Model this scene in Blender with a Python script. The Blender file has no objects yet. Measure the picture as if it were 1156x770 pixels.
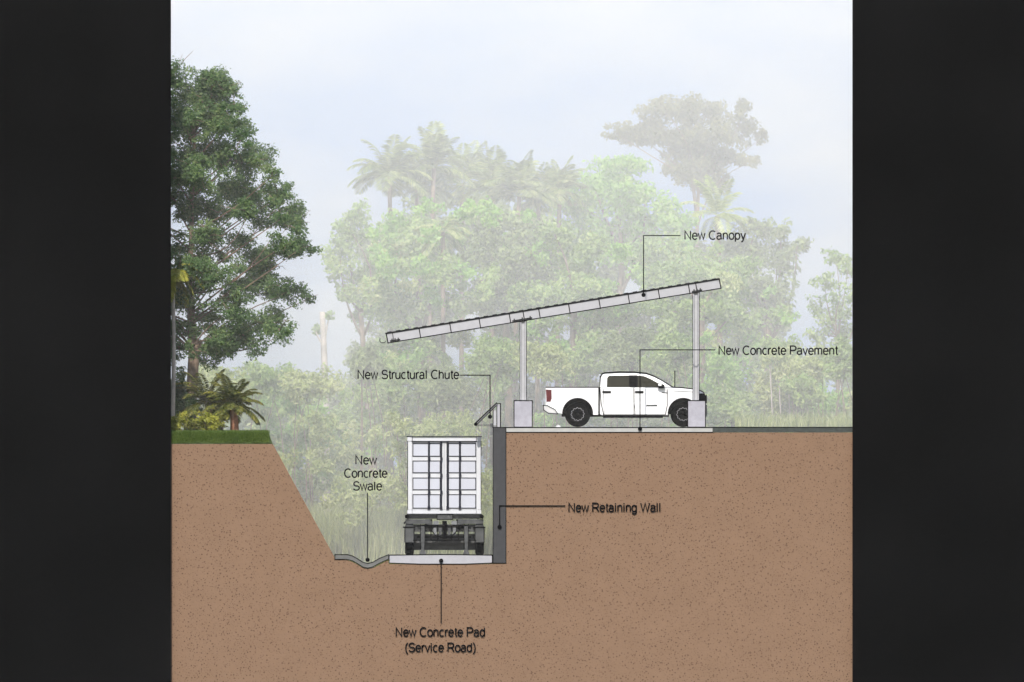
import bpy, bmesh, math, random
import numpy as np
random.seed(7)
RNG = np.random.default_rng(11)
S = 32.0
def X(px): return (px - 578.0) / S
def Z(py): return (485.0 - py) / S
sc = bpy.context.scene
col = sc.collection

# ------------------------------------------------------------------ materials
def srgb(r, g, b):
    f = lambda c: (c / 255 / 12.92) if c / 255 <= 0.04045 else ((c / 255 + 0.055) / 1.055) ** 2.4
    return (f(r), f(g), f(b))
def mat(name, c, rough=0.7, amt=0.12, scale=3.0, bump=0.0, bscale=30.0, metal=0.0, spec=0.4):
    m = bpy.data.materials.new(name); m.use_nodes = True
    nt = m.node_tree; n = nt.nodes; l = nt.links
    b = n['Principled BSDF']
    b.inputs['Roughness'].default_value = rough
    b.inputs['Metallic'].default_value = metal
    b.inputs['Specular IOR Level'].default_value = spec
    tc = n.new('ShaderNodeTexCoord')
    no = n.new('ShaderNodeTexNoise'); no.inputs['Scale'].default_value = scale
    no.inputs['Detail'].default_value = 6
    l.new(tc.outputs['Object'], no.inputs['Vector'])
    r = n.new('ShaderNodeValToRGB')
    r.color_ramp.elements[0].position = 0.3; r.color_ramp.elements[1].position = 0.7
    r.color_ramp.elements[0].color = (*[x * (1 - amt) for x in c], 1)
    r.color_ramp.elements[1].color = (*[min(1, x * (1 + amt)) for x in c], 1)
    l.new(no.outputs['Fac'], r.inputs['Fac']); l.new(r.outputs['Color'], b.inputs['Base Color'])
    if bump:
        n2 = n.new('ShaderNodeTexNoise'); n2.inputs['Scale'].default_value = bscale; n2.inputs['Detail'].default_value = 5
        l.new(tc.outputs['Object'], n2.inputs['Vector'])
        bp = n.new('ShaderNodeBump'); bp.inputs['Strength'].default_value = bump; bp.inputs['Distance'].default_value = 0.03
        l.new(n2.outputs['Fac'], bp.inputs['Height']); l.new(bp.outputs['Normal'], b.inputs['Normal'])
    return m
def leafmat(name, c1, c2, c3, trans=0.38):
    m = bpy.data.materials.new(name); m.use_nodes = True
    nt = m.node_tree; n = nt.nodes; l = nt.links
    n.remove(n['Principled BSDF']); out = n['Material Output']
    g = n.new('ShaderNodeNewGeometry')
    r = n.new('ShaderNodeValToRGB'); cr = r.color_ramp
    cr.elements[0].color = (*c1, 1); cr.elements[1].color = (*c3, 1)
    e = cr.elements.new(0.5); e.color = (*c2, 1)
    tc = n.new('ShaderNodeTexCoord'); no = n.new('ShaderNodeTexNoise'); no.inputs['Scale'].default_value = 0.9
    l.new(tc.outputs['Object'], no.inputs['Vector'])
    ma = n.new('ShaderNodeMath'); ma.operation = 'MULTIPLY_ADD'; ma.inputs[1].default_value = 1.3; ma.inputs[2].default_value = -0.4
    l.new(no.outputs['Fac'], ma.inputs[0])
    mb = n.new('ShaderNodeMath'); mb.operation = 'MULTIPLY_ADD'; mb.inputs[1].default_value = 0.6
    l.new(g.outputs['Random Per Island'], mb.inputs[0]); l.new(ma.outputs[0], mb.inputs[2])
    l.new(mb.outputs[0], r.inputs['Fac'])
    d = n.new('ShaderNodeBsdfDiffuse'); t = n.new('ShaderNodeBsdfTranslucent'); mx = n.new('ShaderNodeMixShader')
    mx.inputs[0].default_value = trans
    l.new(r.outputs['Color'], d.inputs['Color']); l.new(r.outputs['Color'], t.inputs['Color'])
    l.new(d.outputs[0], mx.inputs[1]); l.new(t.outputs[0], mx.inputs[2])
    gl = n.new('ShaderNodeBsdfGlossy'); gl.inputs['Roughness'].default_value = 0.5
    m2 = n.new('ShaderNodeMixShader'); m2.inputs[0].default_value = 0.02
    l.new(mx.outputs[0], m2.inputs[1]); l.new(gl.outputs[0], m2.inputs[2])
    l.new(m2.outputs[0], out.inputs['Surface'])
    return m
M = {}
M['conc'] = mat('concrete_light', (0.385, 0.38, 0.40), 0.85, 0.07, 4, 0.15)
M['conc_edge'] = mat('concrete_pavement', (0.40, 0.395, 0.37), 0.85, 0.10, 3, 0.15)
M['ped'] = mat('concrete_pedestal', (0.36, 0.35, 0.385), 0.85, 0.10, 5, 0.2)
M['swale'] = mat('concrete_swale', (0.14, 0.14, 0.132), 0.9, 0.15, 5, 0.2)
M['wall'] = mat('retaining_concrete', (0.052, 0.052, 0.054), 0.9, 0.10, 4, 0.2)
M['asph'] = mat('asphalt', (0.052, 0.060, 0.054), 0.95, 0.25, 8, 0.3)
M['black'] = mat('black_edge', (0.004, 0.004, 0.0045), 0.8, 0.1, spec=0.05)
M['dark'] = mat('dark_surround', (0.0042, 0.0042, 0.0043), 0.8, 0.35, 0.16, 0.03, 6, spec=0.02)
M['ink'] = mat('lettering_black', (0.004, 0.004, 0.005), 0.8, 0.05, spec=0.05)
M['steel'] = mat('painted_steel', (0.405, 0.402, 0.415), 0.5, 0.06, 4)
M['steel2'] = mat('column_steel', (0.42, 0.42, 0.43), 0.5, 0.08, 6)
M['roof'] = mat('roof_sheet', (0.02, 0.02, 0.022), 0.7, 0.2, 6, spec=0.1)
M['paint'] = mat('white_car_paint', (0.83, 0.83, 0.83), 0.25, 0.02, 1.5, spec=0.5)
M['cont'] = mat('white_container_paint', (0.50, 0.51, 0.56), 0.6, 0.04, 2, 0.05, 8)
M['cont_frame'] = mat('container_frame_paint', (0.58, 0.585, 0.60), 0.6, 0.05, 3)
M['cont_line'] = mat('container_dark_line', (0.022, 0.023, 0.032), 0.7, 0.2, 6, spec=0.1)
M['glass'] = mat('dark_glass', (0.030, 0.029, 0.020), 0.08, 0.2, 2, spec=0.08)
M['rubber'] = mat('tyre_rubber', (0.004, 0.004, 0.004), 0.85, 0.2, 12, spec=0.06)
M['rim'] = mat('dark_alloy', (0.008, 0.008, 0.009), 0.5, 0.2, 8, metal=0.2, spec=0.2)
M['spoke'] = mat('wheel_spoke', (0.05, 0.05, 0.053), 0.5, 0.2, 8, spec=0.2)
M['rimlight'] = mat('alloy_edge', (0.35, 0.35, 0.36), 0.5, 0.1, 8)
M['chrome'] = mat('chrome_bumper', (0.62, 0.62, 0.63), 0.3, 0.05, 3, metal=0.3)
M['red'] = mat('tail_lamp_red', (0.10, 0.012, 0.016), 0.3, 0.2, 8)
M['lamp'] = mat('lamp_lens', (0.35, 0.36, 0.38), 0.15, 0.05)
M['chas'] = mat('chassis_grey', (0.065, 0.067, 0.066), 0.7, 0.3, 5)
M['chasd'] = mat('chassis_dark', (0.024, 0.025, 0.025), 0.7, 0.3, 5, spec=0.1)
M['chasl'] = mat('chassis_light', (0.16, 0.165, 0.165), 0.6, 0.2, 5)
M['bark'] = mat('bark', (0.22, 0.155, 0.11), 0.95, 0.4, 5, 0.8, 12)
M['barkp'] = mat('pale_bark', (0.52, 0.46, 0.40), 0.95, 0.25, 4, 0.6, 10)
M['barkr'] = mat('red_brown_bark', (0.33, 0.15, 0.085), 0.95, 0.4, 7, 0.8, 14)
M['turf'] = mat('turf', (0.075, 0.115, 0.035), 0.95, 0.45, 3, 0.6, 40)
M['jground'] = mat('forest_floor', (0.07, 0.075, 0.04), 0.95, 0.4, 0.6, 0.5, 6)
L = {}
L['big'] = leafmat('leaf_deep_green', (0.050, 0.10, 0.035), (0.10, 0.185, 0.06), (0.25, 0.34, 0.12))
L['green'] = leafmat('leaf_green', (0.11, 0.21, 0.05), (0.32, 0.47, 0.12), (0.60, 0.71, 0.27))
L['bright'] = leafmat('leaf_bright', (0.17, 0.36, 0.06), (0.32, 0.56, 0.11), (0.52, 0.70, 0.20))
L['grey'] = leafmat('leaf_grey_green', (0.11, 0.16, 0.06), (0.25, 0.33, 0.12), (0.50, 0.58, 0.24))
L['brown'] = leafmat('leaf_olive', (0.10, 0.11, 0.045), (0.20, 0.21, 0.09), (0.34, 0.33, 0.14))
L['yellow'] = leafmat('leaf_yellow_green', (0.18, 0.27, 0.06), (0.46, 0.54, 0.17), (0.74, 0.77, 0.38))
L['palm'] = leafmat('palm_leaf', (0.10, 0.16, 0.055), (0.28, 0.36, 0.11), (0.56, 0.60, 0.24))
L['cycad'] = leafmat('cycad_leaf', (0.035, 0.055, 0.014), (0.13, 0.15, 0.035), (0.40, 0.36, 0.075))
L['gold'] = leafmat('golden_leaf', (0.14, 0.18, 0.025), (0.34, 0.36, 0.05), (0.60, 0.54, 0.09))
L['grass'] = leafmat('grass_blade', (0.06, 0.11, 0.02), (0.11, 0.175, 0.035), (0.19, 0.26, 0.06))
L['tallgrass'] = leafmat('tall_grass_blade', (0.18, 0.25, 0.09), (0.42, 0.48, 0.18), (0.68, 0.70, 0.36))

def soil_material():
    m = bpy.data.materials.new('cut_soil'); m.use_nodes = True
    nt = m.node_tree; n = nt.nodes; l = nt.links; b = n['Principled BSDF']
    b.inputs['Roughness'].default_value = 0.95; b.inputs['Specular IOR Level'].default_value = 0.1
    tc = n.new('ShaderNodeTexCoord')
    no = n.new('ShaderNodeTexNoise'); no.inputs['Scale'].default_value = 1.1; no.inputs['Detail'].default_value = 8
    no2 = n.new('ShaderNodeTexNoise'); no2.inputs['Scale'].default_value = 14; no2.inputs['Detail'].default_value = 6
    for q in (no, no2): l.new(tc.outputs['Object'], q.inputs['Vector'])
    mx = n.new('ShaderNodeMath'); mx.operation = 'ADD'
    l.new(no.outputs['Fac'], mx.inputs[0]); l.new(no2.outputs['Fac'], mx.inputs[1])
    r = n.new('ShaderNodeValToRGB')
    r.color_ramp.elements[0].position = 0.0; r.color_ramp.elements[0].color = (0.182, 0.113, 0.071, 1)
    r.color_ramp.elements[1].position = 1.0; r.color_ramp.elements[1].color = (0.262, 0.167, 0.108, 1)
    mr = n.new('ShaderNodeMath'); mr.operation = 'MULTIPLY'; mr.inputs[1].default_value = 0.5
    l.new(mx.outputs[0], mr.inputs[0]); l.new(mr.outputs[0], r.inputs['Fac'])
    cur = r.outputs['Color']
    for sc_, th, gate, fac in ((8.6, 0.135, 0.10, 0.66), (14, 0.16, 0.2, 0.45)):
        mp = n.new('ShaderNodeMapping'); mp.inputs['Location'].default_value = (sc_, 0.31, sc_ * .7)
        l.new(tc.outputs['Object'], mp.inputs['Vector'])
        v = n.new('ShaderNodeTexVoronoi'); v.inputs['Scale'].default_value = sc_
        v.voronoi_dimensions = '3D'
        l.new(mp.outputs[0], v.inputs['Vector'])
        lt = n.new('ShaderNodeMath'); lt.operation = 'LESS_THAN'; lt.inputs[1].default_value = th * 1.7
        l.new(v.outputs['Distance'], lt.inputs[0])
        sep = n.new('ShaderNodeSeparateColor'); l.new(v.outputs['Color'], sep.inputs[0])
        g = n.new('ShaderNodeMath'); g.operation = 'GREATER_THAN'; g.inputs[1].default_value = gate
        l.new(sep.outputs[0], g.inputs[0])
        a = n.new('ShaderNodeMath'); a.operation = 'MULTIPLY'
        l.new(lt.outputs[0], a.inputs[0]); l.new(g.outputs[0], a.inputs[1])
        f = n.new('ShaderNodeMath'); f.operation = 'MULTIPLY'; f.inputs[1].default_value = fac
        l.new(a.outputs[0], f.inputs[0])
        mc = n.new('ShaderNodeMix'); mc.data_type = 'RGBA'
        mc.inputs[7].default_value = (0.075, 0.042, 0.028, 1)
        l.new(f.outputs[0], mc.inputs[0]); l.new(cur, mc.inputs[6]); cur = mc.outputs[2]
    l.new(cur, b.inputs['Base Color'])
    bp = n.new('ShaderNodeBump'); bp.inputs['Strength'].default_value = 0.25; bp.inputs['Distance'].default_value = 0.04
    l.new(no2.outputs['Fac'], bp.inputs['Height']); l.new(bp.outputs['Normal'], b.inputs['Normal'])
    return m
M['soil'] = soil_material()

# ------------------------------------------------------------------ helpers
ORG = {}
def thing(name, label, cat, base, group=None):
    o = bpy.data.objects.new(name, None); col.objects.link(o); o.location = base
    o.empty_display_size = 0.3
    o['label'] = label; o['category'] = cat
    if group: o['group'] = group
    ORG[o] = base
    return o
def tag(o, label=None, cat=None, group=None, kind=None):
    if label: o['label'] = label
    if cat: o['category'] = cat
    if group: o['group'] = group
    if kind: o['kind'] = kind
    return o
def link(name, me, m, parent):
    o = bpy.data.objects.new(name, me); col.objects.link(o)
    if m: me.materials.append(m)
    if parent:
        o.parent = parent; ORG[o] = ORG[parent]
    else: ORG[o] = (0, 0, 0)
    return o
class MB:
    def __init__(s): s.v = []; s.f = []
    def add(s, vs, fs):
        k = len(s.v); s.v += [tuple(p) for p in vs]; s.f += [tuple(i + k for i in f) for f in fs]; return s
    def box(s, x0, x1, y0, y1, z0, z1):
        v = [(x, y, z) for x in (x0, x1) for y in (y0, y1) for z in (z0, z1)]
        return s.add(v, [(0, 1, 3, 2), (4, 6, 7, 5), (0, 4, 5, 1), (2, 3, 7, 6), (0, 2, 6, 4), (1, 5, 7, 3)])
    def pbox(s, a, b, c, d, y0, y1):           # pixel rectangle left, right, top, bottom
        return s.box(X(a), X(b), y0, y1, Z(d), Z(c))
    def prism(s, pts, y0, y1):                 # polygon in XZ (metres), extruded along Y; y may be functions of z
        f0 = y0 if callable(y0) else (lambda z: y0); f1 = y1 if callable(y1) else (lambda z: y1)
        n = len(pts); v = [(x, f0(z), z) for x, z in pts] + [(x, f1(z), z) for x, z in pts]
        return s.add(v, [tuple(range(n)), tuple(range(2 * n - 1, n - 1, -1))] + [(i, i + n, (i + 1) % n + n, (i + 1) % n) for i in range(n)])
    def pprism(s, pts, y0, y1): return s.prism([(X(a), Z(b)) for a, b in pts], y0, y1)
    def bar(s, p, q, w, d):                    # bar in XZ plane from p to q (x,y,z), width w in plane, depth d along y
        dx, dz = q[0] - p[0], q[2] - p[2]; L_ = math.hypot(dx, dz) or 1e-6; nx, nz = -dz / L_ * w / 2, dx / L_ * w / 2
        ex, ez = dx / L_ * w / 2, dz / L_ * w / 2
        pts = [(p[0] - ex + nx, p[2] - ez + nz), (q[0] + ex + nx, q[2] + ez + nz), (q[0] + ex - nx, q[2] + ez - nz), (p[0] - ex - nx, p[2] - ez - nz)]
        return s.prism(pts, p[1] - d / 2, p[1] + d / 2)
    def pline(s, pts, y, w=0.03, d=0.02, close=False):
        pts = [(X(a), y, Z(b)) for a, b in pts]
        if close: pts = pts + [pts[0]]
        for i, (a, b) in enumerate(zip(pts, pts[1:])):
            yy = y + 0.0006 * (i % 3)
            s.bar((a[0], yy, a[2]), (b[0], yy, b[2]), w, d)
        return s
    def tube(s, pts, rad, n=10, caps=True):
        k0 = len(s.v); P = [np.array(p, float) for p in pts]
        for i, p in enumerate(P):
            t = P[min(i + 1, len(P) - 1)] - P[max(i - 1, 0)]; t = t / (np.linalg.norm(t) + 1e-9)
            a = np.cross(t, (0, 1, 0.02)); 
            if np.linalg.norm(a) < 0.1: a = np.cross(t, (1, 0, 0))
            a /= np.linalg.norm(a); b = np.cross(t, a)
            r = rad[i] if hasattr(rad, '__len__') else rad
            for j in range(n):
                an = 2 * math.pi * j / n; s.v.append(tuple(p + r * (math.cos(an) * a + math.sin(an) * b)))
        for i in range(len(P) - 1):
            for j in range(n):
                s.f.append((k0 + i * n + j, k0 + i * n + (j + 1) % n, k0 + (i + 1) * n + (j + 1) % n, k0 + (i + 1) * n + j))
        if caps:
            s.f.append(tuple(k0 + j for j in range(n))[::-1]); s.f.append(tuple(k0 + (len(P) - 1) * n + j for j in range(n)))
        return s
    def lathe_y(s, cx, cz, prof, n=40):        # prof: list of (radius, y)
        k0 = len(s.v)
        for r, y in prof:
            for j in range(n):
                an = 2 * math.pi * j / n; s.v.append((cx + r * math.cos(an), y, cz + r * math.sin(an)))
        m = len(prof)
        for i in range(m - 1):
            for j in range(n):
                s.f.append((k0 + i * n + j, k0 + i * n + (j + 1) % n, k0 + (i + 1) * n + (j + 1) % n, k0 + (i + 1) * n + j))
        s.f.append(tuple(k0 + j for j in range(n))); s.f.append(tuple(k0 + (m - 1) * n + j for j in range(n))[::-1])
        return s
    def build(s, name, m, parent=None, bevel=0, seg=2, smooth=False):
        o_ = ORG[parent] if parent else (0, 0, 0)
        me = bpy.data.meshes.new(name)
        me.from_pydata([(a - o_[0], b - o_[1], c - o_[2]) for a, b, c in s.v], [], s.f)
        bm = bmesh.new(); bm.from_mesh(me); bmesh.ops.recalc_face_normals(bm, faces=bm.faces); bm.to_mesh(me); bm.free()
        if smooth: me.polygons.foreach_set('use_smooth', [True] * len(me.polygons))
        o = link(name, me, m, parent)
        if bevel:
            bv = o.modifiers.new('bevel', 'BEVEL'); bv.width = bevel; bv.segments = seg; bv.limit_method = 'ANGLE'; bv.angle_limit = math.radians(35)
        return o
def quads(name, V, m, parent=None):            # V: (n,4,3) numpy array of quads
    o_ = np.array(ORG[parent] if parent else (0, 0, 0))
    n = len(V); me = bpy.data.meshes.new(name)
    me.vertices.add(n * 4); me.vertices.foreach_set('co', (V.reshape(-1, 3) - o_).astype(np.float32).ravel())
    me.loops.add(n * 4); me.loops.foreach_set('vertex_index', np.arange(n * 4, dtype=np.int32))
    me.polygons.add(n); me.polygons.foreach_set('loop_start', np.arange(0, n * 4, 4, dtype=np.int32))
    me.update(calc_edges=True); me.validate()
    return link(name, me, m, parent)
def unit(v): return v / (np.linalg.norm(v, axis=-1, keepdims=True) + 1e-9)
def leaf_quads(P, size, up=0.5, aspect=0.5, droop=0.25, out=None):
    n = len(P); nr = unit(RNG.normal(size=(n, 3)) + np.array([0, -0.7, up]))
    if out is not None: nr = unit(nr + 0.5 * out)
    ax = unit(np.cross(nr, RNG.normal(size=(n, 3)))); ax = unit(ax + np.array([0, 0, -droop]))
    sd = unit(np.cross(nr, ax)); s = (size * RNG.uniform(0.6, 1.35, n))[:, None]
    up_ = np.cross(ax, sd)
    a = P - ax * s * 0.5; c = P + ax * s * 0.5 - up_ * s * 0.08
    b = P + sd * s * aspect * 0.5 + up_ * s * 0.1; d = P - sd * s * aspect * 0.5 + up_ * s * 0.1
    return np.stack([a, b, c, d], 1)
def clump_points(c, r, n, shell=0.45):
    d = unit(RNG.normal(size=(n, 3))); rr = RNG.uniform(0, 1, n) ** shell
    wob = 1 + 0.22 * np.sin(d[:, 0] * 5 + c[0] * 3) * np.cos(d[:, 2] * 6 + c[2] * 2)
    return np.array(c) + d * (rr * wob)[:, None] * np.array(r), d
DM = 11.0
def crown_from(clumps, size, dens, shell=0.45, up=0.5, aspect=0.5, droop=0.25, sub=7):
    out = []
    for c, r in clumps:                         # each clump is broken into smaller tufts
        for k in range(sub):
            d = unit(RNG.normal(size=3)); cc = np.array(c) + d * np.array(r) * RNG.uniform(0.35, 0.85)
            rr = np.array(r) * RNG.uniform(0.30, 0.52)
            n = int(DM * dens * rr[0] * rr[2] * 3.1 / (size * size)); n = max(n, 8)
            p, dd = clump_points(cc, rr, n, shell); out.append(leaf_quads(p, size, up, aspect, droop, dd))
    return np.concatenate(out)
def limb(mb, a, b, r0, r1, sag=0.15, n=5, wob=0.07):
    a = np.array(a, float); b = np.array(b, float); L_ = np.linalg.norm(b - a)
    pts = []; rs = []
    off = RNG.normal(size=3) * L_ * wob
    for i in range(n + 1):
        t = i / n; p = a + (b - a) * t + off * math.sin(math.pi * t) + np.array([0, 0, sag * L_ * math.sin(math.pi * t)])
        pts.append(p); rs.append(r0 + (r1 - r0) * t)
    mb.tube(pts, rs, 7)
    return pts

def ribbon(mb, pts, w, y0, y1):
    P = [np.array(p) for p in pts]; P = [p for i, p in enumerate(P) if i == 0 or np.linalg.norm(p - P[i - 1]) > 1e-4]
    closed = np.linalg.norm(P[0] - P[-1]) < 1e-3; n = len(P); Lf = []; Rt = []
    for i in range(n):
        a = P[i] - P[i - 1] if i > 0 else (P[-1] - P[-2] if closed else P[1] - P[0])
        b = P[i + 1] - P[i] if i < n - 1 else (P[1] - P[0] if closed else P[-1] - P[-2])
        a = a / np.linalg.norm(a); b = b / np.linalg.norm(b); t = a + b; t = t / (np.linalg.norm(t) + 1e-6)
        nr = np.array([-t[1], t[0]]); k = 1 / max(0.45, abs(float(np.dot(nr, [-a[1], a[0]]))))
        ext = np.zeros(2)
        Lf.append(P[i] + nr * w / 2 * k); Rt.append(P[i] - nr * w / 2 * k)
    v = []; f = []
    for p, q in zip(Lf, Rt): v += [(p[0], y0, p[1]), (q[0], y0, q[1]), (q[0], y1, q[1]), (p[0], y1, p[1])]
    for i in range(n - 1):
        for j in range(4): f.append((4 * i + j, 4 * i + (j + 1) % 4, 4 * i + 4 + (j + 1) % 4, 4 * i + 4 + j))
    f += [(0, 1, 2, 3), (4 * n - 1, 4 * n - 2, 4 * n - 3, 4 * n - 4)]
    mb.add(v, f)
# tree given by lobes in pixels: (cx, cy, rx, ry); depth Y
def tree(name, label, lobes, Y, leaf, size=0.2, base=None, tr=0.11, bark='bark', dens=0.5, trunk_top=None, group=None, basez=None, yr=1.0, cat='tree', shell=0.4, sub=11, droop=0.25):
    cx = sum(l[0] for l in lobes) / len(lobes) if base is None else base
    zb = Z(640) if basez is None else basez
    t = thing(name, label, cat, (X(cx), Y, zb), group)
    cl = []
    for (a, b, rx, ry) in lobes:
        cl.append(((X(a), Y + RNG.uniform(-1, 1) * yr, Z(b)), (rx / S, max(rx, ry) / S * 0.9, ry / S)))
    Q = crown_from(cl, size, dens, shell, sub=sub, droop=droop)
    mb = MB()
    low = max(l[1] for l in lobes); tt = trunk_top if trunk_top else low
    top = (X(sum(l[0] for l in lobes) / len(lobes)), Y, Z(tt))
    pts = limb(mb, (X(cx), Y, zb - 0.2), top, tr, tr * 0.6, 0, 8, 0.02)
    for c, r in cl:
        limb(mb, pts[-1 if RNG.uniform() > 0.4 else -2], (c[0], c[1], c[2] - r[2] * 0.1), tr * 0.32, tr * 0.08, 0.05)
    mb.build('trunk', M[bark], t, smooth=True)
    quads('crown', Q, L[leaf], t)
    return t

def frond(base, az, el, length, droop=1.0, ll=0.5, nl=26, lw=0.045, tw=0.4):
    """feather frond: returns quads for leaflets and the rachis points"""
    d = np.array([math.cos(az) * math.cos(el), math.sin(az) * math.cos(el), math.sin(el)])
    pts = []; p = np.array(base, float); st = length / 14
    for i in range(15):
        pts.append(p.copy()); p = p + d * st; d = d + np.array([0, 0, -droop * 0.085 * (0.4 + i / 9)]); d /= np.linalg.norm(d)
    pts = np.array(pts); q = []
    side0 = np.array([-math.sin(az), math.cos(az), 0])
    for i in range(nl):
        t = 0.12 + 0.88 * i / (nl - 1); f = t * 14; k = min(int(f), 13); u = f - k
        c = pts[k] * (1 - u) + pts[k + 1] * u; fw = unit(pts[k + 1] - pts[k])
        L_ = ll * (math.sin(math.pi * (0.12 + 0.85 * t)) ** 0.6) * RNG.uniform(0.85, 1.1)
        for s in (-1, 1):
            dr = unit(side0 * s + fw * 0.7 + np.array([0, 0, 0.25 - tw * RNG.uniform(0.6, 1.4)]))
            w = unit(np.cross(dr, fw + RNG.normal(size=3) * 0.2)); w = unit(np.cross(w, dr)) * lw
            m = c + dr * L_ * 0.5
            q.append([c, m + w, c + dr * L_ + np.array([0, 0, -0.18 * L_]), m - w])
    for k in range(14):
        w = np.array([0, 0, 0.016]); q.append([pts[k] - w, pts[k + 1] - w, pts[k + 1] + w, pts[k] + w])
    return np.array(q)
def palm(name, label, px, py, Y, n=14, length=1.5, leaf='palm', tr=0.13, basez=None, base=None, group=None, ll=0.5, bark='bark', elr=(-0.2, 1.35), droop=1.0, lw=0.05, nl=26, cat='palm'):
    zb = Z(640) if basez is None else basez; bx = px if base is None else base
    t = thing(name, label, cat, (X(bx), Y, zb), group)
    mb = MB(); limb(mb, (X(bx), Y, zb - 0.1), (X(px), Y, Z(py)), tr, tr * 0.75, 0, 8, 0.008); mb.build('trunk', M[bark], t, smooth=True)
    Q = []
    for i in range(n):
        az = 2 * math.pi * i / n + RNG.uniform(-0.25, 0.25); el = RNG.uniform(*elr)
        Q.append(frond((X(px), Y, Z(py)), az, el, length * RNG.uniform(0.8, 1.15), droop, ll, nl, lw))
    quads('crown', np.concatenate(Q), L[leaf], t)
    return t
def blades(x0, x1, y0, y1, zfun, n, h, w, lean=0.25):
    x = RNG.uniform(x0, x1, n); y = RNG.uniform(y0, y1, n); z = zfun(x, y)
    hh = h * RNG.uniform(0.5, 1.2, n); an = RNG.uniform(0, math.pi, n)
    d = np.stack([np.cos(an), np.sin(an), 0 * an], 1) * w / 2
    le = RNG.normal(size=(n, 3)) * lean; le[:, 2] = 0
    P = np.stack([x, y, z], 1); up = np.stack([0 * x, 0 * x, hh], 1)
    mid = P + up * 0.6 + le * hh[:, None] * 0.4; tip = P + up + le * hh[:, None] * 1.2
    return np.concatenate([np.stack([P - d, P + d, mid + d * 0.7, mid - d * 0.7], 1), np.stack([mid - d * 0.7, mid + d * 0.7, tip + d * 0.1, tip - d * 0.1], 1)])

# ------------------------------------------------------------------ the ground
D = 40.0
soil = MB().pprism([(-60, 501.3), (308, 501.3), (379, 631.5), (392, 632), (403, 637), (409, 641), (415, 642.3), (422, 641), (438, 632.5),
                    (439, 636.8), (556, 636.8), (556, 636.2), (571.6, 636.2), (571.6, 488.3), (1220, 488.3), (1220, 900), (-60, 900)], 0, D)
tag(soil.build('soil', M['soil']), kind='structure')
tag(MB().box(-60, 60, D + 0.02, 120, Z(900), Z(640)).build('forest_ground', M['jground']), kind='structure')
tag(MB().box(-500, 500, -300, 500, -13.6, -13.5).build('ground', M['dark']), kind='structure')
tag(MB().pprism([(-60, 501.2), (-60, 489), (230, 488.5), (300, 488.2), (303.5, 489.5), (308, 501.2)], 0.0, D - 0.1).build('turf_layer', M['turf'], bevel=0.03), kind='structure')
zt = Z(488.8)
g1 = blades(X(150), X(303), -0.0, 4, lambda x, y: zt - 0.03 + 0 * x, 9000, 0.13, 0.016, 0.4)
g2 = blades(X(170), X(304), -0.035, 0.0, lambda x, y: RNG.uniform(Z(500), Z(489), len(x)), 9000, 0.10, 0.014, 0.3)
tag(quads('grass', np.concatenate([g1, g2]), L['grass']), 'short green lawn grass along the top of the left soil bank', 'grass', kind='stuff')

# slabs (structure)
pv = tag(MB().pprism([(571.8, 483), (804.5, 483), (804.5, 487.6), (571.8, 487.6)], -0.01, D - 0.2).build('pavement', M['conc_edge']), kind='structure')
ORG[pv] = (0, 0, 0)
MB().pline([(556.4, 482.6), (804.8, 482.6)], -0.012, 0.030).pline([(804.8, 483.4), (804.8, 487.6)], -0.015, 0.02).pline([(572, 488), (804.4, 488)], -0.013, 0.028).build('edge_line', M['black'], pv)
rd = tag(MB().pprism([(805.2, 482.6), (1220, 482.6), (1220, 488.0), (805.2, 488.0)], -0.01, D - 0.2).build('road', M['asph']), kind='structure')
MB().pline([(805.2, 482.3), (1220, 482.3)], -0.012, 0.025).build('edge_line', M['black'], rd)

# retaining wall
rw = thing('retaining_wall', 'tall dark grey retaining wall between the sunken service road and the brown soil', 'retaining wall', (X(564), 0, Z(636)))
MB().pprism([(556.4, 482.2), (571.3, 482.2), (571.3, 635.9), (556.4, 635.9)], -0.02, D - 0.3).build('wall', M['wall'], rw)
MB().pline([(556.6, 482.4), (571.2, 482.4), (571.2, 635.7), (556.6, 635.7)], -0.022, 0.022, 0.02, True).build('edge_line', M['black'], rw)
# service road pad
pad = tag(MB().pprism([(439.3, 627.0), (500, 626.2), (555.8, 627.0), (555.8, 635.4), (525, 636.6), (475, 636.6), (439.3, 635.4)], -0.01, D - 0.3).build('service_road', M['conc']), kind='structure')
MB().pline([(439.3, 626.6), (500, 625.9), (555.8, 626.6), (555.8, 635.6), (525, 636.8), (475, 636.8), (439.3, 635.6)], -0.014, 0.03, 0.02, True).build('edge_line', M['black'], pad)
# swale
sw = thing('concrete_swale', 'thin grey dished concrete swale at the foot of the left soil slope', 'drainage swale', (X(408), 0, Z(640)))
topc = [(378, 626), (392, 626), (398, 627.6), (404, 631), (409.5, 634.6), (415, 636), (421, 634.6), (428, 630.5), (438.8, 626.0)]
botc = [(438.8, 631.2), (428, 636), (421, 640), (415, 641.4), (409.5, 640), (404, 636.6), (398, 633), (391, 631.4), (378, 631.4)]
MB().pprism(topc + botc, -0.02, D - 0.3).build('channel', M['swale'], sw)
MB().pline(topc + botc, -0.022, 0.026, 0.02, True).build('edge_line', M['black'], sw)

# ------------------------------------------------------------------ dark slabs added for the black side borders of the drawing
for nm, a, b in (('border_slab_left', -420, 193), ('border_slab_right', 962.3, 1580)):
    tag(MB().box(X(a), X(b), -0.30, -0.06, -13.4, 15.5).build(nm, M['dark']), kind='structure')

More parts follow.
